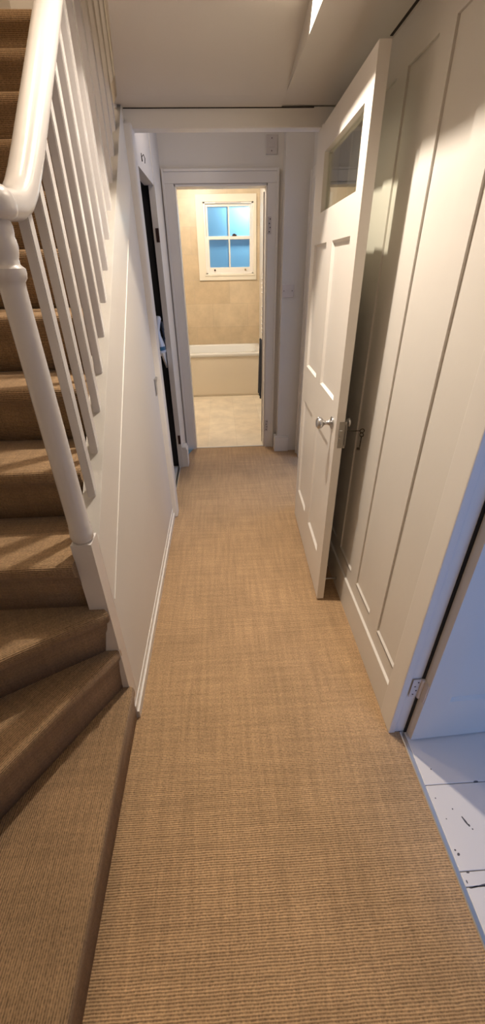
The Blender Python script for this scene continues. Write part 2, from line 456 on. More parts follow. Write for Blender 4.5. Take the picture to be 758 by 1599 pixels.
# dark crack lines
bm = bmesh.new()
box(bm, .583, .592, 1.2, 1.86, 2.1745, 2.178)
box(bm, -.40, .47, 2.498, 2.502, 2.1665, 2.1715)
struct('trim_8', bm, M['grime'], 'thin dark crack where ceiling meets the head and right wall', 'crack')

# ------------------------------------------------------------------ stair enclosure
sbox('wall_stair_far', (XST - .1, XST, -.6, 4.0, -.05, 4.8), M['wall'], 'white wall on far side of the staircase', 'wall')
sbox('wall_stair_front', [(XST - .1, -.40, -.62, -.52, -.05, 4.8), (-.46, XL, -1.7, -.52, -.05, 4.8)], M['wall'], 'white wall at the foot of the stairs', 'wall')
sbox('wall_upper_right', [(.58, .70, -1.6, 2.60, 2.44, 4.8), (.68, .76, 2.62, 4.0, 2.6, 4.8)], M['wall'], 'upper wall of the open stairwell above the boxed ceiling strip', 'wall')
bm = bmesh.new()
prism(bm, [(-.300, 1.80), (-.24, 1.80), (-.24, 1.88), (-.375, 2.58), (-.398, 2.58), (-.394, 2.36), (-.304, 1.88)], 2.30, 4.8)
struct('wall_lamp_blocker', bm, M['wall'], 'unseen upper wall added at the ceiling edge to block lamp light', 'wall')  # unseen wall, added to keep the hall spot off the upper balusters
sbox('wall_landing', [(XST - .1, .76, 3.90, 4.0, 2.612, 4.8)], M['wall'], 'white wall on the landing at top of the stairs', 'wall')
bm = bmesh.new()
box(bm, -.462, -.398, 2.585, 2.64, 2.13, 4.8, bev=.006); box(bm, -.45, -.438, 2.577, 2.59, 2.13, 4.8, bev=.003); box(bm, -.42, -.408, 2.577, 2.59, 2.13, 4.8, bev=.003)
struct('trim_9', bm, M['wood'], 'moulded white vertical trim where the banister meets the ceiling edge', 'trim')
bm = bmesh.new()
box(bm, XST, -.404, 3.885, 3.90, 2.612, 2.78, bev=.004)
struct('baseboard_landing', bm, M['wood'], 'white baseboard of the upper landing', 'baseboard')
sbox('wall_hall_front', [(-.46, 1.0, -1.7, -1.6, -.05, 2.6), (2.3, 3.5, -1.7, -1.6, -.05, 2.6), (1.0, 2.3, -1.7, -1.6, -.05, .8), (1.0, 2.3, -1.7, -1.6, 2.2, 2.6), (-.46, .7, -1.7, -1.6, 2.6, 4.8)], M['wall'], 'hallway wall behind the viewer', 'wall')

# ------------------------------------------------------------------ right panelled wall
bm = bmesh.new()
XS, XP = .600, .6072
y0w, y1w = .84, 2.50
pan = [(.93, 1.118), (1.215, 1.408), (1.50, 1.70), (1.79, 1.99), (2.08, 2.28)]
box(bm, XP, .66, y0w, y1w, 0, 2.2)
edges = [y0w] + [e for p in pan for e in p] + [y1w]
for a, b in zip(edges[::2], edges[1::2]): box(bm, XS, XP + .002, a, b, 0, 2.2)
for a, b in pan:
    prismx_pts = None
    box(bm, XS, XP + .002, a, b, 0, .245)
    # sloping sill of the recess
    v = [(XS, .248), (XP + .001, .256), (XP + .001, .24), (XS, .24)]
    q0 = [bm.verts.new((x, a, z)) for x, z in v]; q1 = [bm.verts.new((x, b, z)) for x, z in v]
    for i in range(4): bm.faces.new((q0[i], q0[(i + 1) % 4], q1[(i + 1) % 4], q1[i]))
    bm.faces.new(q0); bm.faces.new(q1)
    box(bm, XS, XP + .002, a, b, 2.06, 2.2)
struct('wall_right', bm, M['panel'], 'white panelled wall with tall recessed panels along right side', 'wall')
bm = bmesh.new()
prof = [(XR, 0), (XR, .162), (XR + .0015, .1645), (XS - .001, .1675), (XS + .004, .169), (XS + .004, 0)]
q0 = [bm.verts.new((x, .915, z)) for x, z in prof]; q1 = [bm.verts.new((x, 2.46, z)) for x, z in prof]
for i in range(len(prof)): bm.faces.new((q0[i], q0[(i + 1) % len(prof)], q1[(i + 1) % len(prof)], q1[i]))
bm.faces.new(q0); bm.faces.new(q1)
struct('baseboard_right', bm, M['panel'], 'white baseboard with bright top ledge below right wall panels', 'baseboard')
bm = bmesh.new()
box(bm, .586, .612, .828, .918, 0, 2.18, bev=.004)
box(bm, .606, .66, .832, .90, 0, 2.18, bev=.003)
box(bm, .585, .72, -.02, .05, 0, 2.18, bev=.004)
box(bm, .60, .66, .03, .835, 2.05, 2.18, bev=.003)
struct('trim_10', bm, M['wood'], 'white door frame of the side room at right', 'door frame')
sbox('wall_right_front', [(XR, .66, -1.6, -.01, 0, 2.2)], M['panel'], 'white wall beside the viewer', 'wall')
# side room shell with a window towards the street
sbox('wall_side_room', [(.66, 3.5, 1.5, 1.6, -.05, 2.6), (3.4, 3.5, .9, 1.6, -.05, 2.6), (3.4, 3.5, -1.7, .9, -.05, 2.6), (.64, .66, .9, 1.5, 0, 2.6)], M['roomwall'], 'wall of the daylit side room with its window opening', 'wall')

# ------------------------------------------------------------------ bathroom shell
bm = bmesh.new()
wx0, wx1, wz0, wz1 = -.17, .49, 1.47, 2.27
box(bm, -1.3, wx0, BK, BK + .1, 0, 2.6); box(bm, wx1, .62, BK, BK + .1, 0, 2.6)
box(bm, wx0, wx1, BK, BK + .1, 0, wz0); box(bm, wx0, wx1, BK, BK + .1, wz1, 2.6)
struct('wall_bathroom_back', bm, M['walltile'], 'beige travertine tiled wall around the bathroom window', 'wall')
sbox('wall_bathroom_right', (.57, .66, YB + .12, BK, 0, 2.6), M['wall'], 'white bathroom side wall behind the heated towel rail', 'wall')
sbox('wall_bathroom_left', (-1.3, -1.2, YB + .1, BK, 0, 2.6), M['walltile'], 'tiled left wall of the bathroom', 'wall')
sbox('wall_bathroom_front', (-1.3, -.5, YB + .02, YB + .12, 0, 2.6), M['wall'], 'front wall of the bathroom left of the door', 'wall')

# cupboard shell, black inside
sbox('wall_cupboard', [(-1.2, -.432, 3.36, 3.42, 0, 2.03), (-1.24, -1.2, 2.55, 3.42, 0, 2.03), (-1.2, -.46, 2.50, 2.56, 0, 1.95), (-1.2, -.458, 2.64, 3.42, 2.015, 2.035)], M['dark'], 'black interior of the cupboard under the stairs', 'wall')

# ------------------------------------------------------------------ STAIRCASE
st = empty('staircase', (-.85, 1.6, 0))
tag(st, 'staircase with winding lower steps covered in ribbed brown sisal carpet', 'staircase')
XI = -.459   # inner ends of the straight steps
def loft_step(name, P0, P1, Q0, Q1, B0, B1, zb, zt):
    """P nosing line, Q riser foot line, B back line; 0 = newel end, 1 = outer end"""
    P0, P1, Q0, Q1, B0, B1 = [Vector((*p, 0)) for p in (P0, P1, Q0, Q1, B0, B1)]
    h = zt - zb
    prof = [(0, 0, 0)]                       # (t towards nosing, back amount, z)
    R = .024
    prof += [(.25, 0, h * .45), (.55, 0, h - .062), (.86, 0, h - .046), (.96, 0, h - .036)]
    prof += [(1.0, 0, h - .026), (1.0, 0, h - .016), (.97, 0, h - .007), (.86, 0, h - .0015), (.70, 0, h)]
    bm = bmesh.new(); uvl = bm.loops.layers.uv.new('UVMap')
    D = (P1 - P0).normalized()
    nseg = 6
    cols = []; vlen = []
    for s in range(nseg + 1):
        k = s / nseg
        P = P0.lerp(P1, k); Q = Q0.lerp(Q1, k); B = B0.lerp(B1, k)
        row = []; L = 0; prev = None; vl = []
        pts = [Q.lerp(P, t) + Vector((0, 0, zb + z)) for t, _, z in prof]
        last = pts[-1]
        Bt = Vector((B.x, B.y, zt))
        for j in range(1, 5): pts.append(last.lerp(Bt, j / 4))
        cols.append([bm.verts.new(p) for p in pts])
        # v from perpendicular distance to nosing line for the tread, arc length for the front
        nose = len(prof) - 1
        vv = [0] * len(pts)
        for j in range(nose - 1, -1, -1): vv[j] = vv[j + 1] + (pts[j] - pts[j + 1]).length * 1.0
        for j in range(nose + 1, len(pts)):
            w = pts[j] - Vector((P0.x, P0.y, zt)); w.z = 0
            ww = pts[nose] - Vector((P0.x, P0.y, zt)); ww.z = 0
            vv[j] = -((w - D * w.dot(D)).length - (ww - D * ww.dot(D)).length)
        us = [(p - P0).dot(D) for p in pts]
        vlen.append(list(zip(us, vv)))
    n = len(cols[0])
    for s in range(nseg):
        for j in range(n - 1):
            f = bm.faces.new((cols[s][j], cols[s + 1][j], cols[s + 1][j + 1], cols[s][j + 1])); f.smooth = True
            for l, (a, b) in zip(f.loops, ((s, j), (s + 1, j), (s + 1, j + 1), (s, j + 1))): l[uvl].uv = vlen[a][b]
    # underside, back and ends
    bb = [bm.verts.new((c[-1].co.x, c[-1].co.y, zb)) for c in cols]
    for s in range(nseg):
        bm.faces.new((cols[s][-1], cols[s + 1][-1], bb[s + 1], bb[s]))
        bm.faces.new((cols[s][0], bb[s], bb[s + 1], cols[s + 1][0]))
    for s in (0, nseg):
        f = bm.faces.new([v for v in cols[s]] + [bb[s]])
        for l in f.loops: l[uvl].uv = (l.vert.co.y, l.vert.co.z)
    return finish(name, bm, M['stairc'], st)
z1, z2, z3, z4 = .205, .415, .615, .82
def ext(a, b, x):
    t = (x - a[0]) / (b[0] - a[0]); return (x, a[1] + (b[1] - a[1]) * t)
n2a, n2b = (-.400, .956), (-.640, .560); r2a, r2b = (-.421, .956), (-.695, .54)
n3a, n3b = (-.400, .936), (-.665, .768); r3a, r3b = (-.436, .956), (-.739, .787)
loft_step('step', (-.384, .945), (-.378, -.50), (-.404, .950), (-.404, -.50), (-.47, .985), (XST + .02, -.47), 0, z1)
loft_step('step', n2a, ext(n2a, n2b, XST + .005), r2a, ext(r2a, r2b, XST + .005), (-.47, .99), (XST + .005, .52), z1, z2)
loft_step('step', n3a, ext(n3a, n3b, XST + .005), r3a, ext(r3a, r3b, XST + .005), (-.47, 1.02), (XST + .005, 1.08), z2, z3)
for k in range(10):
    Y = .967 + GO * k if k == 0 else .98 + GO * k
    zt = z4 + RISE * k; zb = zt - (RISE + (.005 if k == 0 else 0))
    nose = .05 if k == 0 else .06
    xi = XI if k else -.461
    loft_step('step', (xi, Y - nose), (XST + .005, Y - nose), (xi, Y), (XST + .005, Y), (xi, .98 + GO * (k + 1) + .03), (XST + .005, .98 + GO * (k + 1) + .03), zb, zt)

# ------------------------------------------------------------------ BANISTER
NX, NY = -.4325, .979
bn = empty('stair_banister', (NX, NY, 0))
tag(bn, 'white painted stair banister with turned newel post and square balusters', 'banister')
bm = bmesh.new()
box(bm, -.462, XL, .949, 1.011, 0, .872)
lathe(bm, [(.868, .020), (.872, .027), (.880, .0315), (.893, .0335), (.905, .0325), (.915, .0305), (.922, .0310), (.930, .0295),
           (1.05, .0290), (1.25, .0280), (1.42, .0268), (1.518, .0262), (1.530, .0272), (1.537, .0325), (1.546, .0345), (1.555, .0340), (1.559, .0290), (1.562, .0262),
           (1.572, .0262), (1.580, .0290), (1.592, .0315), (1.604, .0305), (1.609, .0290), (1.614, .0300), (1.626, .0310), (1.634, .0290), (1.645, .02)], (NX, NY, 0), seg=40)
npost = finish('newel_post', bm, M['rail'], bn, smooth=45)
# string capping the spandrel
bm = bmesh.new()
ya, yb2 = 1.009, 2.62
def sp(y, d): return (y, string_z(y) + d)
prismx(bm, [sp(ya, -.27), sp(yb2, -.27), sp(yb2, .0), sp(ya, .0)], -.459, XL + .0004)
strg = finish('string_board', bm, M['wood'], bn)
# balusters
def baluster_mesh():
    b = bmesh.new()
    zt_ = .74
    y0_, y1_ = -.015, .015
    pts = [(y0_, SL * y0_ - .004), (y1_, SL * y1_ - .004), (y1_, SL * y1_ + zt_), (y0_, SL * y0_ + zt_)]
    prismx(b, pts, -.0122, .0122)
    bmesh.ops.bevel(b, geom=list(b.edges), offset=.0022, segments=2, affect='EDGES')
    bmesh.ops.recalc_face_normals(b, faces=b.faces)
    return b
b = baluster_mesh(); me = bpy.data.meshes.new('baluster'); b.to_mesh(me); b.free(); me.materials.append(M['rail'])
b0 = None
for i in range(17):
    Y = 1.131 + .1112 * i
    if i == 0:
        b0 = bpy.data.objects.new('baluster', me); o = b0
    else: o = b0.copy()
    COL.objects.link(o); o.parent = bn
    o.location = Vector((-.4302, Y, string_z(Y))) - Vector((NX, NY, 0))
# handrail: easing, then pitch
bm = bmesh.new()
path = [(.985, 1.664), (1.03, 1.664), (1.08, 1.668), (1.12, 1.681), (1.16, 1.705), (1.20, 1.737), (1.26, 1.790)]
y = 1.36
while y < 3.0:
    path.append((y, 1.790 + .915 * (y - 1.26))); y += .12
secn = 28
rings = []
HX = NX - .001
for i, (py_, pz) in enumerate(path):
    a = path[max(i - 1, 0)]; c = path[min(i + 1, len(path) - 1)]
    t = Vector((0, c[0] - a[0], c[1] - a[1])).normalized(); n = Vector((0, -t.z, t.y))
    ring = []
    for k in range(secn):
        th = 2 * PI * k / secn
        cx, sy = math.cos(th), math.sin(th)
        w = .0345 * (abs(cx) ** .85) * (1 if cx >= 0 else -1)
        hgt = (.031 if sy > 0 else .027) * (abs(sy) ** .85) * (1 if sy >= 0 else -1)
        ring.append(bm.verts.new(Vector((HX, py_, pz)) + Vector((1, 0, 0)) * w + n * hgt))
    rings.append(ring)
for a, c in zip(rings, rings[1:]):
    for k in range(secn): bm.faces.new((a[k], a[(k + 1) % secn], c[(k + 1) % secn], c[k]))
bm.faces.new(rings[0]); bm.faces.new(rings[-1])
lathe(bm, [(1.634, .020), (1.636, .034), (1.641, .043), (1.650, .0475), (1.661, .0485), (1.672, .0465), (1.682, .0415), (1.690, .032), (1.695, .016), (1.6962, .004)], (NX, NY, 0), seg=36)
finish('handrail', bm, M['rail'], bn, smooth=50)

# ------------------------------------------------------------------ half glazed door (open against the right wall)
DW, DH, DT = .885, 2.07, .035
d1 = empty('door_1', (.4865, 2.447, 0), math.atan2(-1, -.028))
tag(d1, 'open white panelled door with glazed top pane and silver knob', 'door', kind='structure')
def leaf(openings, W, H, T, rec=.011, z0=.012, glaze=()):
    """openings: list of (x0,x1,z0,z1) recessed panels, frame built around them"""
    bm = bmesh.new()
    xs = sorted(set([0, W] + [v for o in openings for v in o[:2]] + [v for o in glaze for v in o[:2]]))
    zs = sorted(set([z0, H] + [v for o in openings for v in o[2:]] + [v for o in glaze for v in o[2:]]))
    def inside(x, z, lst): return any(o[0] < x < o[1] and o[2] < z < o[3] for o in lst)
    vd = {}
    def V(x, y, z):
        k = (round(x, 5), round(y, 5), round(z, 5))
        if k not in vd: vd[k] = bm.verts.new((x, y, z))
        return vd[k]
    for i in range(len(xs) - 1):
        for j in range(len(zs) - 1):
            xa, xb, za, zb = xs[i], xs[i + 1], zs[j], zs[j + 1]
            mx, mz = (xa + xb) / 2, (za + zb) / 2
            if inside(mx, mz, openings) or inside(mx, mz, glaze): continue
            for yy_ in (0, T):
                bm.faces.new((V(xa, yy_, za), V(xb, yy_, za), V(xb, yy_, zb), V(xa, yy_, zb)))
    for (xa, xb, za, zb) in openings:
        for yy_, d in ((0, rec), (T, -rec)):
            sl = .009
            o = [V(xa, yy_, za), V(xb, yy_, za), V(xb, yy_, zb), V(xa, yy_, zb)]
            # subdivide-safe: simple separate verts
            o = [bm.verts.new(v.co) for v in o]
            q = [bm.verts.new((x, yy_ + d, z)) for x, z in ((xa + sl, za + sl), (xb - sl, za + sl), (xb - sl, zb - sl), (xa + sl, zb - sl))]
            for k in range(4): bm.faces.new((o[k], o[(k + 1) % 4], q[(k + 1) % 4], q[k]))
            bm.faces.new(q)
    for (xa, xb, za, zb) in glaze:
        c = [(xa, za), (xb, za), (xb, zb), (xa, zb)]
        for k in range(4):
            (x1_, z1_), (x2_, z2_) = c[k], c[(k + 1) % 4]
            bm.faces.new([bm.verts.new(p) for p in ((x1_, 0, z1_), (x2_, 0, z2_), (x2_, T, z2_), (x1_, T, z1_))])
    # outer edge
    c = [(0, z0), (W, z0), (W, H), (0, H)]
    for k in range(4):
        (x1_, z1_), (x2_, z2_) = c[k], c[(k + 1) % 4]
        bm.faces.new([bm.verts.new(p) for p in ((x1_, 0, z1_), (x2_, 0, z2_), (x2_, T, z2_), (x1_, T, z1_))])
    return bm
a_ = lambda s: DW - s      # distance from free edge -> local x
panels = [(a_(.385), a_(.095), 1.062, 1.637), (a_(.79), a_(.50), 1.062, 1.637), (a_(.395), a_(.115), .245, .865), (a_(.80), a_(.52), .245, .865)]
gl = (a_(.69), a_(.085), 1.757, 1.968)
lf = finish('door_leaf', leaf(panels, DW, DH, DT, glaze=[gl]), M['doorp'], d1, local=True)
bm = bmesh.new(); box(bm, gl[0] - .003, gl[1] + .003, .018, .022, gl[2] - .003, gl[3] + .003)
tag(finish('glass_pane', bm, M['glass'], d1, local=True), 'clear glass pane')
bm = bmesh.new()   # glazing beads behind the pane
for (xa, xb, za, zb) in ((gl[0], gl[1], gl[2], gl[2] + .008), (gl[0], gl[1], gl[3] - .008, gl[3]), (gl[0], gl[0] + .008, gl[2], gl[3]), (gl[1] - .008, gl[1], gl[2], gl[3])):
    box(bm, xa, xb, .023, .033, za, zb, bev=.001)
finish('glazing_bead', bm, M['doorp'], d1, local=True)
def knob(side):
    bm = bmesh.new(); sgn = -1 if side == 0 else 1; y0_ = 0 if side == 0 else DT
    pr = [(0, .0255), (.003, .0262), (.006, .0250), (.009, .017), (.013, .0125), (.020, .0095), (.030, .0090), (.036, .0110), (.041, .0170), (.047, .0225), (.055, .0255), (.062, .0245), (.068, .0185), (.0715, .009), (.072, .001)]
    lathe(bm, [(y0_ + sgn * h * (1 if side == 0 else .62), r * (1 if side == 0 else .85)) for h, r in pr], (a_(.068), 0, .975), axis='Y', seg=32)
    return finish('doorknob', bm, M['satin'], d1, smooth=40, local=True)
tag(knob(0), 'brushed silver round doorknob'); tag(knob(1), 'brushed silver round doorknob')
# rim / mortice lock forend on the free edge
bm = bmesh.new()
box(bm, DW - .001, DW + .002, .014, DT + .010, .885, 1.000, bev=.0006)
box(bm, DW - .05, DW + .002, DT + .0002, DT + .012, .895, .99, bev=.001)
box(bm, DW + .001, DW + .010, .015, .027, .945, .965, bev=.001)
box(bm, DW + .001, DW + .004, .016, .026, .910, .930, bev=.001)
lk = finish('lock_plate', bm, M['steel'], d1, local=True)
tag(lk, 'worn metal lock plate on door edge')
bm = bmesh.new()
lathe(bm, [(DT, .009), (DT + .003, .009), (DT + .0045, .006)], (a_(.05), 0, .948), axis='Y', seg=16)
finish('escutcheon', bm, M['brass'], d1, smooth=40, local=True)
# keys: bow and shaft in the lock, second key hanging from it
cs, sn = math.cos(d1.rotation_euler[2]), math.sin(d1.rotation_euler[2])
def dw(x, y, z): return Vector((.4865 + x * cs - y * sn, 2.447 + x * sn + y * cs, z))
def ringpts(c, r, u, v, n=20): return [c + u * r * math.cos(2 * PI * k / n) + v * r * math.sin(2 * PI * k / n) for k in range(n + 1)]
kx = a_(.030)
kA = dw(kx, DT + .010, .950); kB = Vector((.572, 1.578, .953)); kv = (kB - kA).normalized()
bm = bmesh.new()
tube(bm, [kA, kB], .0020, 8)
tube(bm, [kA + kv * .006, kA + kv * .010], .0038, 10)
bc = kB + kv * .008
tube(bm, ringpts(bc, .0085, kv, Vector((0, 0, 1))), .0020, 8)
k1 = finish('key', bm, M['keym'], smooth=60)
tag(k1, 'old key pushed into the lock of half glazed door', 'key')
bm = bmesh.new()
kc = bc + Vector((0, -.001, -.020))
tube(bm, ringpts(kc + Vector((0, 0, .003)), .0085, Vector((.6, -.7, .1)).normalized(), Vector((0, 0, 1))), .0020, 8)
tube(bm, [kc + Vector((0, 0, -.005)), kc + Vector((-.001, .0, -.066))], .0024, 8)
box(bm, kc.x - .013, kc.x - .001, kc.y - .0015, kc.y + .0015, kc.z - .066, kc.z - .054, bev=.0005)
k2 = finish('key', bm, M['keym'], smooth=60)
tag(k2, 'second old key dangling downwards from the key in the lock', 'key')

# spring door stop on right baseboard
bm = bmesh.new()
lathe(bm, [(.590, .009), (.587, .009), (.585, .004), (.530, .0035), (.529, .007), (.515, .007), (.513, .004)], (0, 1.665, .060), axis='X', seg=16)
tag(finish('door_stop', bm, M['satin'], smooth=40), 'small metal door stop rod on the right baseboard behind door', 'door stop')
# keep plate on the left jamb
bm = bmesh.new()
box(bm, -.4035, -.3985, 2.390, 2.462, .905, 1.003, bev=.001)
box(bm, -.400, -.392, 2.390, 2.462, .992, 1.003, bev=.001)
box(bm, -.400, -.3955, 2.400, 2.418, .91, .992, bev=.001)
tag(finish('strike_plate', bm, M['satin']), 'silver metal keep plate on the left wall just before the dark opening', 'strike plate')

# ------------------------------------------------------------------ side room door (near right)
d2 = empty('door_2', (.657, .792, 0), math.radians(2.5))
tag(d2, 'open white panelled side room door lit blue by daylight', 'door', kind='structure')
W2 = .76
finish('door_leaf', leaf([(.095, .34, .235, .90), (.42, .665, .235, .90), (.095, .34, 1.08, 1.85), (.42, .665, 1.08, 1.85)], W2, 2.02, .036, rec=.012, z0=.012), M['doorp'], d2, local=True)
for z in (.235, 1.70):
    bm = bmesh.new()
    box(bm, -.0035, .0, .003, .033, z, z + .095, bev=.0006)
    box(bm, -.040, -.003, .034, .0365, z, z + .095, bev=.0006)
    lathe(bm, [(z - .003, .005), (z, .0065), (z + .095, .0065), (z + .098, .005)], (-.006, .031, 0), seg=14)
    hg = finish('hinge', bm, M['plate'], d2, local=True)
    bm = bmesh.new()
    for q in (.015, .035, .058, .08):
        lathe(bm, [(.0340, .003), (.0332, .003)], (-.028 + (.008 if q in (.035, .08) else 0), 0, z + q), axis='Y', seg=10)
    finish('screw', bm, M['brown'], hg, local=True)
# black strip put in for the shade beside the hinge edge
sbox('gap_shade_strip', (.6475, .6555, .826, .838, .0, 2.04), M['dark'], 'black strip standing in for shade between side room door and its frame', 'trim')

# metal threshold strips
def strip(name, p0, p1, w, label, h=.006):
    p0, p1 = Vector((*p0, 0)), Vector((*p1, 0)); d = (p1 - p0).normalized(); n = Vector((-d.y, d.x, 0))
    bm = bmesh.new()
    prof = [(-w / 2, .0), (-w / 2, .003), (-w * .3, h), (w * .3, h), (w / 2, .003), (w / 2, .0)]
    a = [bm.verts.new(p0 + n * x + Vector((0, 0, z))) for x, z in prof]; b = [bm.verts.new(p1 + n * x + Vector((0, 0, z))) for x, z in prof]
    for i in range(len(prof)): bm.faces.new((a[i], a[(i + 1) % len(prof)], b[(i + 1) % len(prof)], b[i]))
    bm.faces.new(a); bm.faces.new(b)
    return tag(finish(name, bm, M['chrome']), label, 'threshold strip')
strip('threshold_strip', (.639, .055), (.639, .828), .018, 'long metal strip between hall carpet and white floorboards')
strip('threshold_strip', (-.428, 2.602), (-.428, 3.33), .022, 'metal strip at foot of the dark cupboard opening')
strip('threshold_strip', (-.288, 3.772), (.380, 3.772), .014, 'metal strip between hall carpet and bathroom tiles')

# ------------------------------------------------------------------ bathroom door (folded back inside) with hinges
d3 = empty('door_3', (.405, YB + .10, 0), math.radians(79))
tag(d3, 'bathroom door folded back inside, its hinges showing on the jamb', 'door', kind='structure')
finish('door_leaf', leaf([(.09, .30, .2, .85), (.37, .58, .2, .85), (.09, .30, 1.05, 1.9), (.37, .58, 1.05, 1.9)], .67, 2.04, .035, z0=.012).copy() if False else leaf([(.09, .30, .2, .85), (.37, .58, .2, .85), (.09, .30, 1.05, 1.9), (.37, .58, 1.05, 1.9)], .67, 2.04, .035, z0=.012), M['doorp'], d3, local=True)
for z in (.17, 1.765):
    c79, s79 = math.cos(-math.radians(79)), math.sin(-math.radians(79))
    bm = bmesh.new()
    x0_, y0_ = .398, YB - .021
    box(bm, x0_, x0_ + .024, y0_ - .002, y0_ + .002, z, z + .11, bev=.0006)
    lathe(bm, [(z, .005), (z + .11, .005)], (x0_ - .002, y0_ - .002, 0), seg=12)
    bmesh.ops.translate(bm, verts=bm.verts, vec=-Vector((.405, YB + .10, 0)))
    bmesh.ops.rotate(bm, verts=bm.verts, cent=(0, 0, 0), matrix=Matrix.Rotation(-math.radians(79), 3, 'Z'))
    hg = finish('hinge', bm, M['platew'], d3, local=True)
    bm = bmesh.new()
    for i, q in enumerate((.015, .042, .068, .095)):
        lathe(bm, [(y0_ - .0032, .0042), (y0_ - .002, .0042)], (x0_ + (.015 if i % 2 else .009), 0, z + q), axis='Y', seg=10)
    bmesh.ops.translate(bm, verts=bm.verts, vec=-Vector((.405, YB + .10, 0)))
    bmesh.ops.rotate(bm, verts=bm.verts, cent=(0, 0, 0), matrix=Matrix.Rotation(-math.radians(79), 3, 'Z'))
    finish('screw', bm, M['dark'], hg, local=True)

# ------------------------------------------------------------------ wall plates
def plate(name, x0, x1, z0_, z1_, yw, mat, label, cat, kind):
    cx, cz = (x0 + x1) / 2, (z0_ + z1_) / 2
    r = empty(name, (cx, yw, z0_))
    tag(r, label, cat)
    bm = bmesh.new(); box(bm, x0, x1, yw - .010, yw, z0_, z1_, bev=.003); finish('face_plate', bm, mat, r)
    if kind == 'switch':
        bm = bmesh.new(); box(bm, cx - .016, cx + .016, yw - .0125, yw - .009, cz - .010, cz + .010, bev=.001); finish('rocker', bm, mat, r)
        sc = [(cx - .033, cz), (cx + .033, cz)]
    else:
        bm = bmesh.new(); box(bm, cx - .020, cx + .020, yw - .0125, yw - .009, cz - .015, cz + .012, bev=.001); finish('rocker', bm, mat, r)
        sc = [(cx, cz + .034), (cx, cz - .034)]
    for (sx, sz_) in sc:
        bm = bmesh.new(); lathe(bm, [(yw - .0112, .0035), (yw - .0095, .0035)], (sx, 0, sz_), axis='Y', seg=12); finish('screw', bm, M['brown'], r)
plate('light_switch', .508, .601, 1.335, 1.428, 3.635, M['plate'], 'square white light switch right of the bathroom doorway', 'light switch', 'switch')
plate('isolator_switch', .376, .458, 2.236, 2.342, YB, M['platew'], 'grey upright switch plate high above the bathroom doorway', 'switch plate', 'iso')

# cupboard strike plates on the far jamb
def cp(z0_, z1_, label):
    bm = bmesh.new(); box(bm, -.416, -.394, 3.326, 3.3315, z0_, z1_, bev=.001)
    tag(finish('catch_plate', bm, M['brown']), label, 'catch plate', 'catch plates on the cupboard jamb')
cp(1.705, 1.785, 'dark brown catch plate high on the cupboard jamb')
cp(.225, .305, 'dark brown catch plate low on cupboard jamb above baseboard block')
# little hook above the cupboard
bm = bmesh.new()
tube(bm, [(-.394, 2.90, 2.075), (-.385, 2.905, 2.085), (-.380, 2.915, 2.07), (-.384, 2.92, 2.05)], .002, 8)
tube(bm, [(-.397, 2.90, 2.09), (-.394, 2.90, 2.055)], .003, 8)
tag(finish('wall_hook', bm, M['keym'], smooth=60), 'tiny metal hook above the dark cupboard opening', 'hook')

# shelf and iron in the cupboard
sh = empty('cupboard_shelf', (-.60, 3.26, .99)); tag(sh, 'pale shelf inside the dark cupboard carrying the iron', 'shelf')
bm = bmesh.new(); box(bm, -.80, -.437, 3.17, 3.355, .992, 1.010, bev=.002); finish('shelf_board', bm, M['wood'], sh)
bm = bmesh.new()
prismx(bm, [(3.355, .992), (3.18, .992), (3.355, .87)], -.452, -.44)
finish('bracket', bm, M['wood'], sh)
ir = empty('steam_iron', (-.475, 3.27, 1.010)); tag(ir, 'white and blue steam iron standing on the cupboard shelf', 'iron')
def blob(bm, rings, seg=20):
    rr = []
    for (z, cx, cy, rx, ry) in rings:
        rr.append([bm.verts.new((cx + rx * math.cos(2 * PI * k / seg), cy + ry * math.sin(2 * PI * k / seg), z)) for k in range(seg)])
    for a, b in zip(rr, rr[1:]):
        for k in range(seg): bm.faces.new((a[k], a[(k + 1) % seg], b[(k + 1) % seg], b[k]))
    bm.faces.new(rr[0]); bm.faces.new(rr[-1])
bm = bmesh.new()
ix, iy = -.462, 3.25
blob(bm, [(1.050, ix, iy, .034, .046), (1.08, ix - .002, iy, .028, .042), (1.12, ix - .006, iy, .018, .034), (1.16, ix - .008, iy, .015, .028), (1.20, ix - .004, iy, .020, .026), (1.235, ix, iy, .026, .030), (1.252, ix, iy, .022, .022), (1.256, ix, iy, .008, .01)])
finish('body', bm, M['ironw'], ir, smooth=60)
bm = bmesh.new(); blob(bm, [(1.024, ix, iy, .036, .05), (1.051, ix, iy, .0355, .050)]); finish('blue_band', bm, M['ironb'], ir, smooth=60)
bm = bmesh.new(); blob(bm, [(1.010, ix, iy, .038, .053), (1.024, ix, iy, .038, .053)]); finish('heel', bm, M['ironw'], ir, smooth=60)
bm = bmesh.new(); tube(bm, [(ix + .024, iy + .02, 1.055), (ix + .030, iy + .022, 1.10), (ix + .030, iy + .022, 1.16), (ix + .024, iy + .015, 1.215)], .010, 12); finish('handle', bm, M['ironk'], ir, smooth=60)

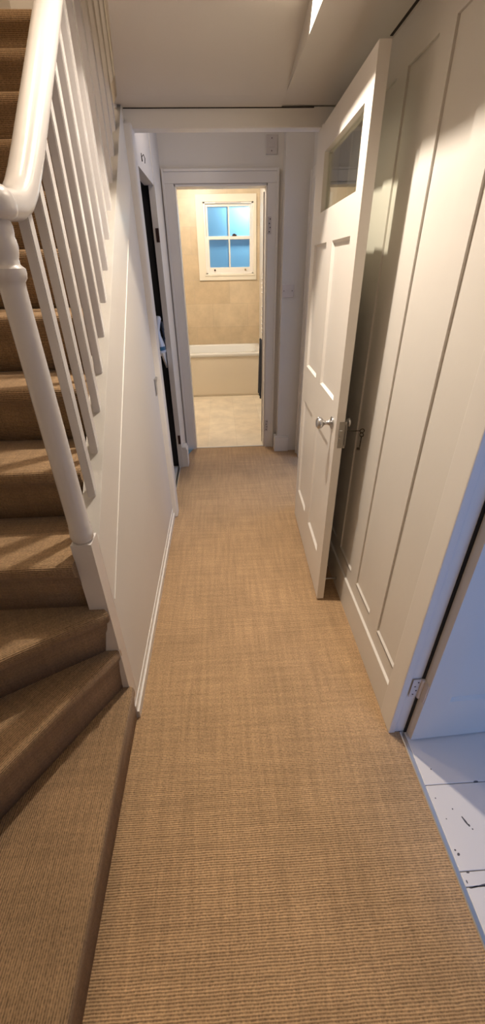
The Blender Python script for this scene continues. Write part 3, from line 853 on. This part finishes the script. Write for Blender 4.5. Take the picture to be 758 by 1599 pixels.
# ------------------------------------------------------------------ BATHTUB
tb = empty('bathtub', (-.30, 6.0, .0)); tag(tb, 'white bathtub with cream side panel under the bathroom window', 'bathtub')
bx0, bx1, by0, by1, bz = -1.19, .562, 5.63, BK - .005, .575
bm = bmesh.new()
def rrect(x0, x1, y0, y1, r, z, n=6):
    pts = []
    for cx, cy, a0 in ((x1 - r, y1 - r, 0), (x0 + r, y1 - r, PI / 2), (x0 + r, y0 + r, PI), (x1 - r, y0 + r, 1.5 * PI)):
        for k in range(n + 1):
            a = a0 + PI / 2 * k / n; pts.append(Vector((cx + r * math.cos(a), cy + r * math.sin(a), z)))
    return pts
lv = [rrect(bx0 + .005, bx1 - .005, by0 - .001, by1, .01, bz - .045), rrect(bx0, bx1, by0 - .012, by1, .012, bz - .030), rrect(bx0, bx1, by0 - .014, by1, .014, bz - .012), rrect(bx0 + .004, bx1 - .004, by0 - .010, by1 - .003, .014, bz - .002), rrect(bx0 + .01, bx1 - .01, by0 - .002, by1 - .01, .016, bz),
      rrect(bx0 + .06, bx1 - .07, by0 + .06, by1 - .07, .13, bz), rrect(bx0 + .072, bx1 - .085, by0 + .07, by1 - .08, .13, bz - .008), rrect(bx0 + .10, bx1 - .12, by0 + .09, by1 - .10, .14, bz - .12),
      rrect(bx0 + .16, bx1 - .20, by0 + .11, by1 - .12, .14, bz - .32), rrect(bx0 + .25, bx1 - .28, by0 + .15, by1 - .16, .12, bz - .38)]
rr = [[bm.verts.new(p) for p in l] for l in lv]
n = len(rr[0])
for a, b in zip(rr, rr[1:]):
    for k in range(n): bm.faces.new((a[k], a[(k + 1) % n], b[(k + 1) % n], b[k]))
bm.faces.new(rr[-1])
finish('tub_shell', bm, M['acry'], tb, smooth=40)
bm = bmesh.new(); box(bm, bx0 + .01, bx1 - .006, by0 + .004, by0 + .022, .03, bz - .032, bev=.003); box(bm, bx0 + .01, bx1 - .006, by0 + .012, by0 + .03, .003, .04)
finish('side_panel', bm, M['bathpanel'], tb)

# ------------------------------------------------------------------ bathroom window
w = empty('window_1', (.16, BK, 1.40)); tag(w, 'small white four pane sash window with frosted blue glass over the bathtub', 'window', kind='structure')
yf = BK
bm = bmesh.new()
cx0, cx1, cz0, cz1 = -.262, .525, 1.40, 2.345
for (x0, x1, za, zb) in ((cx0, wx0 + .005, cz0, cz1), (wx1 - .005, cx1, cz0, cz1), (wx0, wx1, cz0, wz0 + .005), (wx0, wx1, wz1 - .005, cz1)):
    box(bm, x0, x1, yf - .02, yf + .002, za, zb, bev=.003)
box(bm, wx0 - .012, wx1 + .012, yf - .028, yf, wz0 - .02, wz0 + .002, bev=.003)
finish('casing', bm, M['winp'], w)
bm = bmesh.new()
for (x0, x1, za, zb) in ((wx0, wx0 + .03, wz0, wz1), (wx1 - .03, wx1, wz0, wz1), (wx0, wx1, wz1 - .02, wz1), (wx0, wx1, wz0, wz0 + .02)): box(bm, x0, x1, yf - .004, yf + .09, za, zb, bev=.002)
finish('frame_box', bm, M['wood'], w)
sx0, sx1 = wx0 + .03, wx1 - .03
def sash(name, za, zb, y0_, y1_, bot, top, gx):
    bm = bmesh.new()
    box(bm, sx0, gx[0], y0_, y1_, za, zb, bev=.002); box(bm, gx[1], sx1, y0_, y1_, za, zb, bev=.002)
    box(bm, gx[0] - .001, gx[1] + .001, y0_, y1_, za, za + bot, bev=.002); box(bm, gx[0] - .001, gx[1] + .001, y0_, y1_, zb - top, zb, bev=.002)
    c = (gx[0] + gx[1]) / 2
    box(bm, c - .009, c + .009, y0_, y1_, za + bot - .001, zb - top + .001, bev=.002)
    s = finish(name, bm, M['wood'], w)
    for (a, b) in ((gx[0], c - .009), (c + .009, gx[1])):
        bm = bmesh.new(); box(bm, a - .002, b + .002, (y0_ + y1_) / 2 - .002, (y0_ + y1_) / 2 + .002, za + bot - .002, zb - top + .002)
        finish('pane', bm, M['frost'], s)
    return s
sash('lower_sash', wz0 + .02, 1.905, yf + .006, yf + .036, .062, .036, (-.108, .435))
sash('upper_sash', 1.875, wz1 - .02, yf + .040, yf + .07, .03, .028, (-.112, .438))
bm = bmesh.new(); box(bm, .205, .262, yf - .006, yf + .02, 1.905, 1.922, bev=.003); box(bm, .215, .245, yf - .012, yf + .004, 1.912, 1.930, bev=.003)
tag(finish('sash_catch', bm, M['brown'], w), 'small dark sash catch')
for x in (-.045, .375):
    bm = bmesh.new()
    lathe(bm, [(yf + .006, .012), (yf + .002, .012), (yf - .004, .006), (yf - .010, .010), (yf - .016, .009), (yf - .018, .003)], (x, 0, 1.522), axis='Y', seg=14)
    tag(finish('sash_lift', bm, M['brown'] if x < 0 else M['brass'], w, smooth=40), 'small round sash lift knob')
bm = bmesh.new(); box(bm, -.005, .325, yf - .012, yf - .002, 2.252, 2.270, bev=.003)
for k in range(14): box(bm, .008 + k * .022, .022 + k * .022, yf - .0135, yf - .011, 2.257, 2.265)
tag(finish('trickle_vent', bm, M['platew'], w), 'slim grey trickle vent')

# ------------------------------------------------------------------ towel radiator and towel
tr = empty('towel_radiator', (.53, 5.08, .85)); tag(tr, 'white ladder heated towel rail on the right bathroom wall', 'towel radiator')
for y in (4.66, 5.09):
    bm = bmesh.new(); lathe(bm, [(.845, .006), (.85, .015), (1.49, .015), (1.495, .006)], (.500, y, 0), seg=16); finish('upright', bm, M['acry'], tr, smooth=40)
for i, z in enumerate([.89, .935, .98, 1.025, 1.07, 1.115, 1.16, 1.30, 1.345, 1.39, 1.44]):
    bm = bmesh.new(); lathe(bm, [(4.66, .011), (5.09, .011)], (.486, 0, z), axis='Y', seg=14); finish('rung', bm, M['acry'], tr, smooth=40)
for (y, z) in ((4.68, 1.42), (5.07, 1.42), (4.68, .90)):
    bm = bmesh.new(); lathe(bm, [(.505, .008), (.57, .012)], (0, y, z), axis='X', seg=12); finish('bracket', bm, M['chrome'], tr, smooth=40)
bm = bmesh.new(); lathe(bm, [(.80, .010), (.83, .014), (.846, .012)], (.500, 5.09, 0), seg=12)
finish('valve', bm, M['chrome'], tr, smooth=40)
hr = empty('towel_bar', (.56, 5.02, .79)); tag(hr, 'slim metal bar holding the dark towel', 'towel bar')
bm = bmesh.new(); tube(bm, [(.478, 4.80, .79), (.478, 5.24, .79)], .007, 12); tube(bm, [(.478, 4.82, .79), (.57, 4.82, .79)], .006, 10); tube(bm, [(.478, 5.23, .79), (.57, 5.23, .79)], .006, 10)
finish('bar', bm, M['chrome'], hr, smooth=50)
bm = bmesh.new()
nu, nv = 16, 22
def tw(u, v, side):
    y = 4.86 + u * .34 + .006 * math.sin(v * 5)
    z = .802 - v * (.63 if side < 0 else .50)
    x = .478 + side * (.012 + .010 * math.sin(u * 17) * (v ** .5) + .012 * v)
    return Vector((x, y, z))
grid = []
for j in range(nv + 1): grid.append([tw(i / nu, 1 - j / nv, -1) for i in range(nu + 1)])
for a in (.5,): grid.append([Vector((.478, 4.86 + i / nu * .34, .814)) for i in range(nu + 1)])
for j in range(nv + 1): grid.append([tw(i / nu, j / nv, 1) for i in range(nu + 1)])
vs = [[bm.verts.new(p) for p in row] for row in grid]
for a, b in zip(vs, vs[1:]):
    for i in range(nu): bm.faces.new((a[i], a[i + 1], b[i + 1], b[i]))
tw_o = finish('towel', bm, M['towel'], smooth=60)
tag(tw_o, 'dark blue grey towel hanging beside the bathtub', 'towel')
md = tw_o.modifiers.new('s', 'SOLIDIFY'); md.thickness = .008

# ------------------------------------------------------------------ lights
def light(kind, name, loc, energy, color, size=.1, rot=None, **kw):
    l = bpy.data.lights.new(name, kind); l.energy = energy; l.color = color
    if kind == 'AREA':
        l.shape = 'RECTANGLE'; l.size = size[0]; l.size_y = size[1]
    elif kind in ('POINT', 'SPOT'): l.shadow_soft_size = size
    for k, v in kw.items(): setattr(l, k, v)
    o = bpy.data.objects.new(name, l); COL.objects.link(o); o.location = loc
    if rot: o.rotation_euler = rot
    return o
WARM = (1, .80, .60)
light('SPOT', 'hall_lamp', (.0, 1.62, 2.58), 126, (1, .885, .76), .025, (0, math.radians(-18), 0), spot_size=math.radians(150), spot_blend=1.0)
light('POINT', 'lobby_fill_light', (-.10, 2.95, 2.32), 2.6, (1, .86, .78), .15)  # added fill that brightens the rear wall, no known fitting there
light('POINT', 'landing_lamp', (-.75, 1.9, 4.2), 46, (1, .80, .60), .08)
light('POINT', 'front_fill_light', (-.15, -.9, 3.4), 13, (1, .86, .74), .3)  # added soft fill from behind the viewer to lift the shadows
light('POINT', 'bathroom_lamp', (-.25, 5.0, 2.45), 62, (1, .90, .77), .10)
light('AREA', 'side_room_daylight', (1.65, -1.62, 1.5), 24, (.17, .40, 1.0), (1.3, 1.3), (math.radians(90), 0, 0))
light('AREA', 'rear_room_daylight', (2.15, 3.1, 1.5), 16, (.40, .58, 1.0), (.9, 1.0), (0, math.radians(90), 0))
# evening daylight behind the frosted bathroom window
light('AREA', 'outdoor_glow', (.50, 6.72, 2.42), 12, (.46, .84, 1.0), (.2, .2), (math.radians(-60), 0, 0))
W = bpy.data.worlds.new('World'); S.world = W; W.use_nodes = True
bg = W.node_tree.nodes['Background']; bg.inputs[0].default_value = (.045, .17, .36, 1); bg.inputs[1].default_value = 1.0

# ------------------------------------------------------------------ camera
cam = bpy.data.cameras.new('camera'); co = bpy.data.objects.new('camera', cam); COL.objects.link(co)
fpx = 618.395
vz = Vector((398 - 379, -(1800 - 799.5), -fpx)); vy = Vector((341 - 379, -(418 - 799.5), -fpx))
up = -vz.normalized(); fw = vy.normalized(); fw = (fw - up * fw.dot(up)).normalized(); rt = fw.cross(up)
Rm = Matrix((rt, fw, up)).to_4x4(); Rm.translation = Vector((0, 0, 1.55))
co.matrix_world = Rm
cam.sensor_fit = 'HORIZONTAL'; cam.sensor_width = 36; cam.lens = fpx / 758 * 36; cam.clip_start = .02
S.camera = co
S.view_settings.view_transform = 'Standard'; S.view_settings.look = 'None'; S.view_settings.gamma = 1
S.view_settings.exposure = .1; S.view_settings.use_curve_mapping = False
